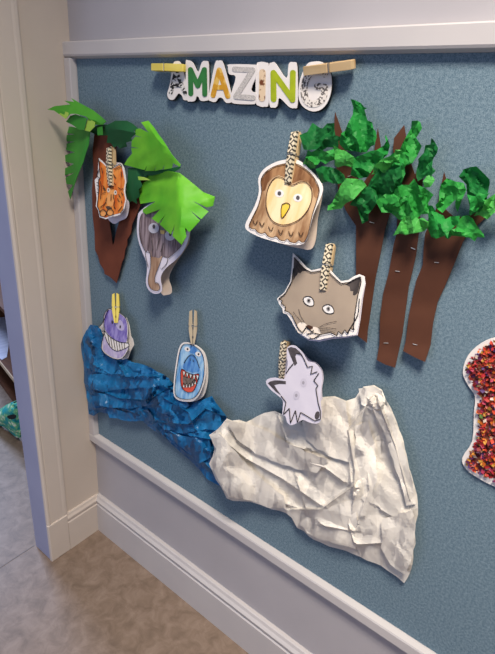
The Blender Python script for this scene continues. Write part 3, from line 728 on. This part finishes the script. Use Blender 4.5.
def curl(py0, y1):   # card trunk lifts a little at its foot and waves
    return lambda x, y: -.004-.004*abs(math.sin((y-py0)*.035))-(max(0, y-y1)*.0005)
def tissue(outl, ti, parent, base, k):
    o = []
    n = len(outl)
    cx = sum(p[0] for p in outl)/n; cy = sum(p[1] for p in outl)/n
    outl = [(cx+(x-cx)*1.07, cy+(y-cy)*1.07) for x, y in outl]
    for i in range(n):
        a, b = outl[i], outl[(i+1)%n]
        o.append(a); L = math.hypot(b[0]-a[0], b[1]-a[1])
        if L > 8: o.append(((a[0]+b[0])/2+random.uniform(-3.4,3.4), (a[1]+b[1])/2+random.uniform(-3.4,3.4)))
    R = max(math.hypot(p[0]-cx, p[1]-cy) for p in o)
    ang = random.uniform(0, math.pi); sd = random.uniform(0, 100)
    ff = facet_field(o, ang, 15, 6, sd)
    def d(x, y):
        r = math.hypot(x-cx, y-cy)/R
        return base-.006*(1-r*.6)-.021*ff(x, y)
    return sheet('tissue_leaf', o, d, TG[ti], parent, grid=3.0, thick=0, rnd=.0009, smooth=False, jit=.4, edge=4)
def staple(p, ang, parent, dep):
    dx, dy = 2.1*math.cos(ang), 2.1*math.sin(ang)
    a = W(p[0]-dx, p[1]-dy, dep-.0008); b = W(p[0]+dx, p[1]+dy, dep-.0008)
    V, F = tube_geo([a+Vector((0,.002,0)), a, b, b+Vector((0,.002,0))], .0005)
    mesh_obj('staple', V, F, STAP, parent)
def tree(label, T, y0, y1, pieces, staples, base):
    t = thing('paper_tree', label, 'paper tree', W(base[0], base[1], 0), 'brown paper trees on the right')
    dd = curl(y0, y1)
    sheet('trunk', T, dd, BROWN2, t, grid=6, thick=.0010, smooth=True)
    for i, (p, ti, bd) in enumerate(pieces): tissue(p, ti, t, bd, i)
    for p, a in staples: staple(p, a, t, dd(*p))
    return t
tree('leftmost brown paper tree trunk with big bunches of green tissue leaves', T1, 200, 335, [
    (f1([(28,190),(85,135),(130,160),(150,138),(182,136),(186,190),(215,212),(200,245),(120,262),(62,255),(38,222)]), 2, -.008),
    (f1([(64,262),(110,255),(182,256),(192,300),(160,312),(120,310),(60,352),(40,326)]), 1, -.011),
    (f1([(265,28),(310,45),(338,68),(334,105),(360,130),(376,170),(370,230),(335,262),(270,255),(228,240),(222,180),(255,130),(275,95)]), 0, -.012),
    (f1([(100,352),(130,338),(165,342),(222,372),(240,410),(180,415),(112,418)]), 2, -.010),
    (f1([(184,240),(230,262),(276,292),(272,326),(230,330),(190,330)]), 3, -.020),
    (f1([(434,178),(442,240),(410,300),(345,380),(268,372),(265,325),(320,282),(382,262),(425,225)]), 0, -.017),
    (f1([(262,520),(300,480),(350,432),(385,482),(362,540),(345,588),(316,602),(302,552)]), 2, -.015),
    (f1([(158,540),(180,505),(205,455),(240,398),(302,404),(332,432),(276,490),(220,532),(185,536)]), 3, -.018),
    ], [((371.8,222.5), .25), ((350,176), -.3)], (361,340))
tree('middle brown paper tree trunk, the one reaching lowest, with green tissue leaves', T2, 205, 350, [
    (f2([(208,108),(222,125),(236,152),(214,200),(226,248),(205,270),(150,292),(144,250),(152,198),(182,140)]), 2, -.010),
    (f2([(206,272),(214,280),(204,322),(180,325),(172,300)]), 3, -.016),
    (f2([(120,34),(156,40),(142,100),(162,140),(122,212),(72,242),(58,210),(62,172),(92,108)]), 1, -.012),
    (f2([(-10,215),(20,190),(60,168),(80,204),(72,300),(24,340),(-20,310)]), 0, -.014),
    (f1([(362,400),(400,340),(470,330),(496,340),(500,440),(452,482),(392,502),(352,470)]), 2, -.016),
    (f1([(384,502),(450,452),(494,470),(494,540),(442,552),(400,530)]), 1, -.018),
    (f1([(440,292),(470,262),(500,262),(500,330),(430,362),(362,372),(372,338)]), 3, -.020),
    (f2([(28,350),(80,318),(130,292),(172,330),(212,360),(192,440),(132,472),(62,462),(20,402)]), 1, -.014),
    (f2([(42,540),(68,490),(92,460),(150,470),(192,482),(170,522),(92,536)]), 3, -.016),
    ], [((397.5,271.3), .12), ((413,248.5), .4), ((386,343), .05)], (386,364))
tree('rightmost brown paper tree with a branch reaching right under green tissue leaves', T3, 215, 345, [
    (f2([(336,280),(355,250),(385,240),(430,255),(466,292),(458,352),(420,432),(382,446),(372,360)]), 2, -.010),
    (f2([(232,402),(248,345),(280,290),(350,310),(362,340),(325,432),(316,380),(262,436)]), 1, -.015),
    (f2([(372,360),(420,350),(470,352),(446,390),(410,430),(380,446)]), 0, -.020),
    (f2([(404,452),(420,410),(442,385),(495,358),(530,372),(524,430),(462,466)]), 3, -.014),
    (f2([(190,412),(232,440),(270,470),(332,455),(310,500),(280,550),(232,552),(196,510)]), 0, -.014),
    (f2([(284,520),(330,480),(372,455),(410,500),(442,550),(402,566),(340,545),(290,556)]), 1, -.018),
    (f2([(500,352),(540,330),(580,370),(560,430),(510,440)]), 0, -.012),
    ], [((436.6,262.5), .1), ((415,344.5), .25)], (414,357))

# ------------------------------------------------------------------ crumpled papers
def crumple_depth(outl, base, amp, folds, ang, seed, lift=None, su=38, sv=13, fin=.22):
    f1_ = facet_field(outl, ang, su, sv, seed); f2_ = facet_field(outl, ang+.5, su*.42, sv*.62, seed+1); f3_ = facet_field(outl, ang-.4, 7, 5, seed+2)
    def d(x, y):
        h = amp*(f1_(x, y)+.50*f2_(x, y)+fin*f3_(x, y))
        for pl, A, w in folds:
            sd, up = pl_signed((x,y), pl)
            h += A*math.exp(-sd/(w*2.2 if up else 1.3))
        e = min(1, edge_dist((x,y), outl)/10)
        return base - h*(.62+.38*e) - (lift(x, y) if lift else 0)
    return d
BLUEP = mat('blue_tissue_paper', (20,98,154), (32,120,176), 10, rough=.38, trans=.12, spec=.45)
WHITEP = mat('white_tissue_paper', (227,220,210), (232,226,217), 10, rough=.42, trans=.15)
crumple('blue_tissue_paper', (1.6,1,.55), .95, .6, 26, 80)
crumple('white_tissue_paper', (1.7,1,.5), .36, .24, 17, 62)
def crease_pair(folds, outl):
    r = []
    for pl, A, w in folds:
        q = []
        for i in range(len(pl)):
            a = pl[max(0,i-1)]; b = pl[min(len(pl)-1,i+1)]; L = math.hypot(b[0]-a[0], b[1]-a[1])
            q.append((pl[i][0]-(b[1]-a[1])/L*2.4, pl[i][1]+(b[0]-a[0])/L*2.4))
        for l in (pl, q):
            if all(inside(p, outl) and edge_dist(p, outl) > 2 for p in l): r.append(l)
    return r
def rough_outline(o, amp=1.2, step=6):
    r = []
    for i in range(len(o)):
        a, b = o[i], o[(i+1)%len(o)]; L = math.hypot(b[0]-a[0], b[1]-a[1]); n = max(1, int(L/step))
        for j in range(n):
            t = j/n; k = amp if 0 < j else 0
            r.append((a[0]+(b[0]-a[0])*t+random.uniform(-k,k), a[1]+(b[1]-a[1])*t+random.uniform(-k,k)))
    return r
bo = rough_outline([(90.5,324.5),(98,326),(102,338),(106,344),(112,352),(123,357),(132,362),(142,364),(150,369),(158,372),(166,376),(172,382),(178,392),(186,398),(195,402),(204,399),(212,396),(216,403),(221,409),(227,417),(223,428),(228,440),(236,470),(232,486),(222,487),(216,484),(207,479),(200,470),(192,462),(184,455),(176,448),(168,441),(158,433),(149,427),(143,421),(132,419),(120,419),(110,414),(99,412),(94,416),(88.7,414),(88,402),(86,390),(84,375),(83.5,362),(81.5,352),(82.5,338),(86,331)])
s = lambda p: C(75,285,2.912,p)
folds = [(s([(45,230),(100,260),(170,270),(270,265)]), .016, 4), (s([(50,300),(130,330),(215,335),(270,300)]), .015, 4), (s([(60,360),(120,350),(190,380)]), .012, 4), (s([(210,340),(240,290),(300,310)]), .018, 5),
         (s([(250,400),(330,405),(380,360),(430,380)]), .018, 4.5), (s([(270,420),(330,470),(400,540)]), .012, 4), (s([(50,130),(40,210)]), .010, 4), (s([(100,180),(130,240)]), .010, 4), (s([(260,330),(330,370),(350,420)]), .014, 4),
         (s([(200,380),(260,440),(340,500)]), .010, 4), (s([(340,440),(400,450)]), .012, 4)]
bd = crumple_depth(bo, -.003, .016, [(a, A*1.0, w*.8) for a, A, w in folds], .5, 3, lambda x, y: .0125*max(0, min(1, (104-x)/10)), 30, 9)
blue = sheet('blue_crumpled_paper', bo, bd, BLUEP, None, grid=2.2, thick=0, smooth=False, edge=3, creases=crease_pair(folds, bo))
bd0 = crumple_depth(bo, -.003, .013, [], .5, 3, lambda x, y: .0125*max(0, min(1, (104-x)/10)), 30, 9)
def fold(parent, pts, bdep, m, k, ang, lift=.003, amp=.009, su=22, sv=8, clip=None):
    o = rough_outline(pts, .9, 6); f = facet_field(o, ang, su, sv, k)
    cx = sum(p[0] for p in o)/len(o); cy = sum(p[1] for p in o)/len(o)
    # smoothed copy of the sheet below, raised; one long edge stands proud
    def d(x, y):
        b = min(bdep(x+a, y+c) for a, c in ((0,0),(3,0),(-3,0),(0,3),(0,-3)))
        return b-lift-amp*f(x, y)
    return sheet('paper_fold', o, d, m, parent, grid=2.4, thick=0, smooth=False, edge=3)
for k, (p, a) in enumerate([([(45,117),(75,127),(85,180),(130,230),(110,262),(60,252),(32,240),(26,200)],1.2),([(38,262),(110,252),(200,246),(276,272),(230,300),(150,302),(80,312),(40,300)],.1),
      ([(42,312),(130,322),(215,322),(260,292),(290,312),(220,350),(150,360),(60,352)],-.1),([(200,332),(240,290),(300,300),(332,350),(300,384),(240,372)],-.6),
      ([(240,400),(290,372),(370,342),(420,368),(432,425),(380,420),(320,432),(260,422)],-.3),([(258,430),(330,442),(388,442),(398,500),(360,520),(310,472)],.8),([(90,352),(150,372),(210,362),(230,392),(160,397),(100,387)],.1),
      ([(150,225),(200,232),(262,262),(215,262),(170,250)],.4),([(330,352),(400,328),(424,366),(395,380),(350,380)],-.4)]):
    fold(blue, s(p), bd0, BLUEP, 20+k, a, .0085, .013)
blue['label'] = 'crumpled dark blue tissue paper trailing across the lower left of the board like water'; blue['category'] = 'crumpled paper'

r_ = lambda p: C(195,370,2.152,p)
wo_ = rough_outline(r_([(30,140),(48,128),(68,104),(110,112),(150,92),(172,88),(195,98),(230,112),(245,75),(275,58),(300,56),(325,66),(345,60),(362,36),(385,32),(402,42),(410,62),(422,82),(440,130),(455,180),(470,240),(478,270),(480,300),(472,340),(474,360),(470,400),(465,430),(450,459),(430,442),(400,421),(370,410),(340,396),(305,384),(270,371),(245,358),(220,340),(208,318),(196,308),(165,300),(140,290),(120,284),(95,282),(68,276),(55,250),(45,236),(30,202),(42,170)]))
folds = [(r_([(48,140),(110,190),(190,235),(270,290)]), .014, 5), (r_([(60,200),(120,260),(200,290)]), .012, 5), (r_([(100,130),(180,180),(280,210),(320,240)]), .014, 5), (r_([(340,250),(270,300),(210,300)]), .016, 4.5),
         (r_([(380,60),(330,130),(345,220),(340,270)]), .016, 5), (r_([(395,70),(430,160),(462,280)]), .020, 4), (r_([(290,70),(330,160),(335,240)]), .012, 5), (r_([(345,270),(330,330),(345,380)]), .013, 5), (r_([(270,330),(350,375),(440,370)]), .012, 5),
         (r_([(400,300),(450,330),(465,380)]), .012, 5), (r_([(370,60),(390,90),(410,70)]), .015, 5), (r_([(220,240),(250,330),(330,345)]), .013, 5), (r_([(365,130),(375,260),(350,330)]), .010, 6), (r_([(180,100),(200,160),(235,170)]), .012, 4)]
wd = crumple_depth(wo_, -.003, .013, [(a, A*.7, w*.8) for a, A, w in folds], .85, 8, lambda x, y: .034*max(0, min(1, (252-x)/30)), 48, 18, .12)
white = sheet('white_crumpled_paper', wo_, wd, WHITEP, None, grid=2.3, thick=0, smooth=False, edge=3, creases=crease_pair(folds, wo_))
wd0 = crumple_depth(wo_, -.003, .013, [], .85, 8, lambda x, y: .034*max(0, min(1, (252-x)/30)), 48, 18, .05)
for k, (p, a) in enumerate([([(378,74),(400,58),(424,94),(448,170),(468,240),(476,288),(455,292),(435,222),(410,142),(390,102)],1.2),([(34,142),(48,132),(68,152),(100,192),(150,240),(190,270),(196,298),(160,297),(120,281),(72,273),(52,240),(34,202),(46,170)],.7),
      ([(68,108),(112,114),(150,130),(215,165),(290,195),(262,222),(190,205),(130,180),(90,150)],.4),([(232,118),(275,62),(300,60),(325,70),(332,130),(338,200),(300,190),(262,170),(240,150)],1.3),
      ([(222,330),(270,300),(345,275),(350,330),(345,385),(272,366),(242,352)],.0),([(402,322),(468,300),(475,335),(468,400),(452,442),(420,418),(400,382)],1.0),([(352,40),(366,38),(385,36),(402,46),(408,70),(380,86),(358,74)],.3),
      ([(345,120),(372,108),(388,170),(392,240),(370,290),(350,268),(342,200)],1.4)]):
    fold(white, r_(p), wd0, WHITEP, 50+k, a, .0065, .008, 34, 14)
white['label'] = 'large crumpled white paper sheet pinned low on the board like snow'; white['category'] = 'crumpled paper'

# ------------------------------------------------------------------ collage at the right edge
g_ = lambda p: C(400,320,3.632,p)
cut = thing('collage_card', 'wavy white card covered in red and orange tissue scraps at right edge', 'collage', W(490,487,0))
coo = smooth_closed(g_([(400,62),(345,64),(292,86),(246,130),(228,190),(246,235),(272,278),(268,340),(262,440),(226,500),(240,542),(290,578),(345,606),(420,640),(520,620),(560,540),(540,440),(530,340),(560,240),(560,140),(500,80)]), 3)
sheet('card', coo, -.0035, CARDW, cut, grid=8, thick=.0025)
inset = smooth_closed(g_([(400,92),(345,92),(305,110),(266,146),(252,190),(272,236),(296,280),(292,340),(286,440),(252,500),(266,530),(300,556),(345,576),(420,612),(500,594),(535,540),(518,440),(508,340),(536,240),(536,150),(480,104)]), 3)
decal('glued_bed', inset, -.0035, 1, mat('maroon_bed', (96,44,42), (150,82,62), 120), cut, 8)
cols = [(168,40,46),(190,62,40),(206,104,40),(160,50,76),(96,40,84),(124,38,40),(206,150,66),(78,50,100),(92,116,58),(206,120,110),(110,64,46),(206,186,172)]
wts = [16,13,10,10,7,10,5,5,3,5,8,4]
SCR = [mat('scrap_%s' % n, c, rough=.6) for n, c in zip(['red','scarlet','orange','pink','plum','maroon','amber','violet','olive','rose','rust','white'], cols)]
V = []; F = []; FM = []
inn = [(x, y) for x, y in coo]
cnt = 0
while cnt < 2600:
    x = random.uniform(463, 555); y = random.uniform(340, 500)
    if not inside((x,y), inn): continue
    ed = edge_dist((x,y), inn)
    if ed < random.uniform(2.6, 6): continue
    P = W(x, y, -.004-random.uniform(0,.006)); r = random.uniform(.0014,.0046); a = Vector((random.uniform(-1,1), random.uniform(-.6,.6), random.uniform(-1,1))).normalized()
    b = a.cross(Vector((random.uniform(-.5,.5),-1,random.uniform(-.5,.5)))).normalized()
    n = len(V); V += [P+a*r, P+b*r*.7+Vector((0,-.0012,0)), P-a*r, P-b*r*.7]
    F.append((n,n+1,n+2,n+3)); FM.append(random.choices(range(12), wts)[0]); cnt += 1
sc = mesh_obj('tissue_scraps', V, F, SCR, cut, fmat=FM); sc['kind'] = 'stuff'

# ------------------------------------------------------------------ seen through the doorway
DWOOD = mat('dark_wood', (104,64,40), (88,52,32), 14, (1,6,1), rough=.6)
PWOOD = mat('pale_wood', (206,180,150), (194,166,134), 14, (1,6,1), rough=.6)
hz = .20
E1 = FL(0, 362, hz); E2 = FL(11, 376, hz)
dx = (E2-E1).normalized(); nrm = Vector((dx.y, -dx.x, 0))     # out of the case
if nrm.dot(Vector(CAM)-E1) < 0: nrm = -nrm
bk = thing('bookcase', 'low dark wood bookcase with pale shelf edge through the doorway', 'bookcase', (E1.x, E1.y, 0))
def obox(name, u0, u1, v0, v1, z0, z1, m, parent):
    V = []
    for z in (z0,z1):
        for v in (v0,v1):
            for u in (u0,u1): q = E1+dx*u+nrm*v; V.append((q.x, q.y, z))
    import bmesh
    o = mesh_obj(name, V, [(0,2,3,1),(4,5,7,6),(0,1,5,4),(2,6,7,3),(0,4,6,2),(1,3,7,5)], m, parent)
    bm = bmesh.new(); bm.from_mesh(o.data); bmesh.ops.recalc_face_normals(bm, faces=bm.faces); bm.to_mesh(o.data); bm.free()
    return o
UL, UR = -.45, .30
obox('shelf', UL, UR, -.25, -.004, hz-.014, hz, DWOOD, bk)
obox('edge_strip', UL, UR, -.004, 0, hz-.014, hz, PWOOD, bk)
obox('shelf', UL, UR, -.25, -.01, .44, .455, DWOOD, bk)
obox('shelf', UL, UR, -.25, -.03, 0, .02, DWOOD, bk)
obox('back_panel', UL, UR, -.26, -.25, 0, .455, DWOOD, bk)
obox('side_panel', UL-.015, UL, -.26, 0, 0, .455, DWOOD, bk)
obox('side_panel', UR, UR+.015, -.26, 0, 0, .455, DWOOD, bk)

# sheet of paper lying on the shelf
pp = [(-14,300),(-6,304),(3.5,308),(6,320),(8.8,345),(7,357),(2,360),(-10,352)]
V = [FL(x, y, hz+.0006) for x, y in pp]; V2 = [v+Vector((0,0,.0012)) for v in V]; n = len(V)
po = mesh_obj('paper_sheet', V+V2, [tuple(range(n)), tuple(reversed(range(n, 2*n)))]+[(i, n+i, n+(i+1)%n, (i+1)%n) for i in range(n)], mat('drawn_paper', (206,208,226), (188,190,212), 60, (1,.15,1)))
po['label'] = 'white drawn paper sheet lying on the bookcase shelf beyond the doorway'; po['category'] = 'paper'
TEAL = mat('leafy_teal_cloth', (30,150,150), (120,190,130), 55, detail=2, lo=.42, hi=.56, rough=.7, c3=(222,226,210))
bg = thing('cloth_bag', 'teal leaf-patterned cloth bag on the floor beside the doorway', 'bag', FL(8,438))
def pad(name, outl, Y, t, m, parent):
    o = sheet(name, smooth_closed(outl, 2), lambda x, y: Y - t*min(1, edge_dist((x,y), outl)/6)**.6, m, parent, grid=3, thick=t*.7)
    return o
pad('bag_body', [(-40,404),(-20,412),(-4,411),(6,405),(15,402),(18,412),(19,424),(19.5,438),(12,434),(4,427),(-10,424),(-36,426)], .05, .025, TEAL, bg)
pad('bag_opening', [(7,416),(14,414.5),(16,416.5),(14,419),(9,419)], .022, .002, mat('dark_opening', (24,30,34)), bg)

# ------------------------------------------------------------------ light
def area(name, loc, target, size, power, col, shape='SQUARE'):
    l = bpy.data.lights.new(name, 'AREA'); l.energy = power; l.size = size; l.color = col; l.shape = shape
    o = bpy.data.objects.new(name, l); COL.objects.link(o); o.location = loc
    o.rotation_euler = (Vector(target)-Vector(loc)).to_track_quat('-Z','Y').to_euler()
    return o
area('ceiling_lamp', (1.08, -.80, 2.28), (1.05, -.50, 1.15), .40, 19, (1.0, .90, .77)).data.spread = 1.75
area('doorway_daylight', (-1.7, .17, 1.5), (.2, -.4, 0), .5, 32, (.50, .66, 1.0))
area('room_daylight', (-.1, -2.4, .9), (.3, 0, .3), 1.4, 9.5, (.58, .68, 1.0))
w = bpy.data.worlds.new('world'); SC.world = w; w.use_nodes = True
w.node_tree.nodes['Background'].inputs[0].default_value = (.60, .71, 1.0, 1)
w.node_tree.nodes['Background'].inputs[1].default_value = .29
for o in bpy.data.objects:
    if '_base' in o.keys(): del o['_base']
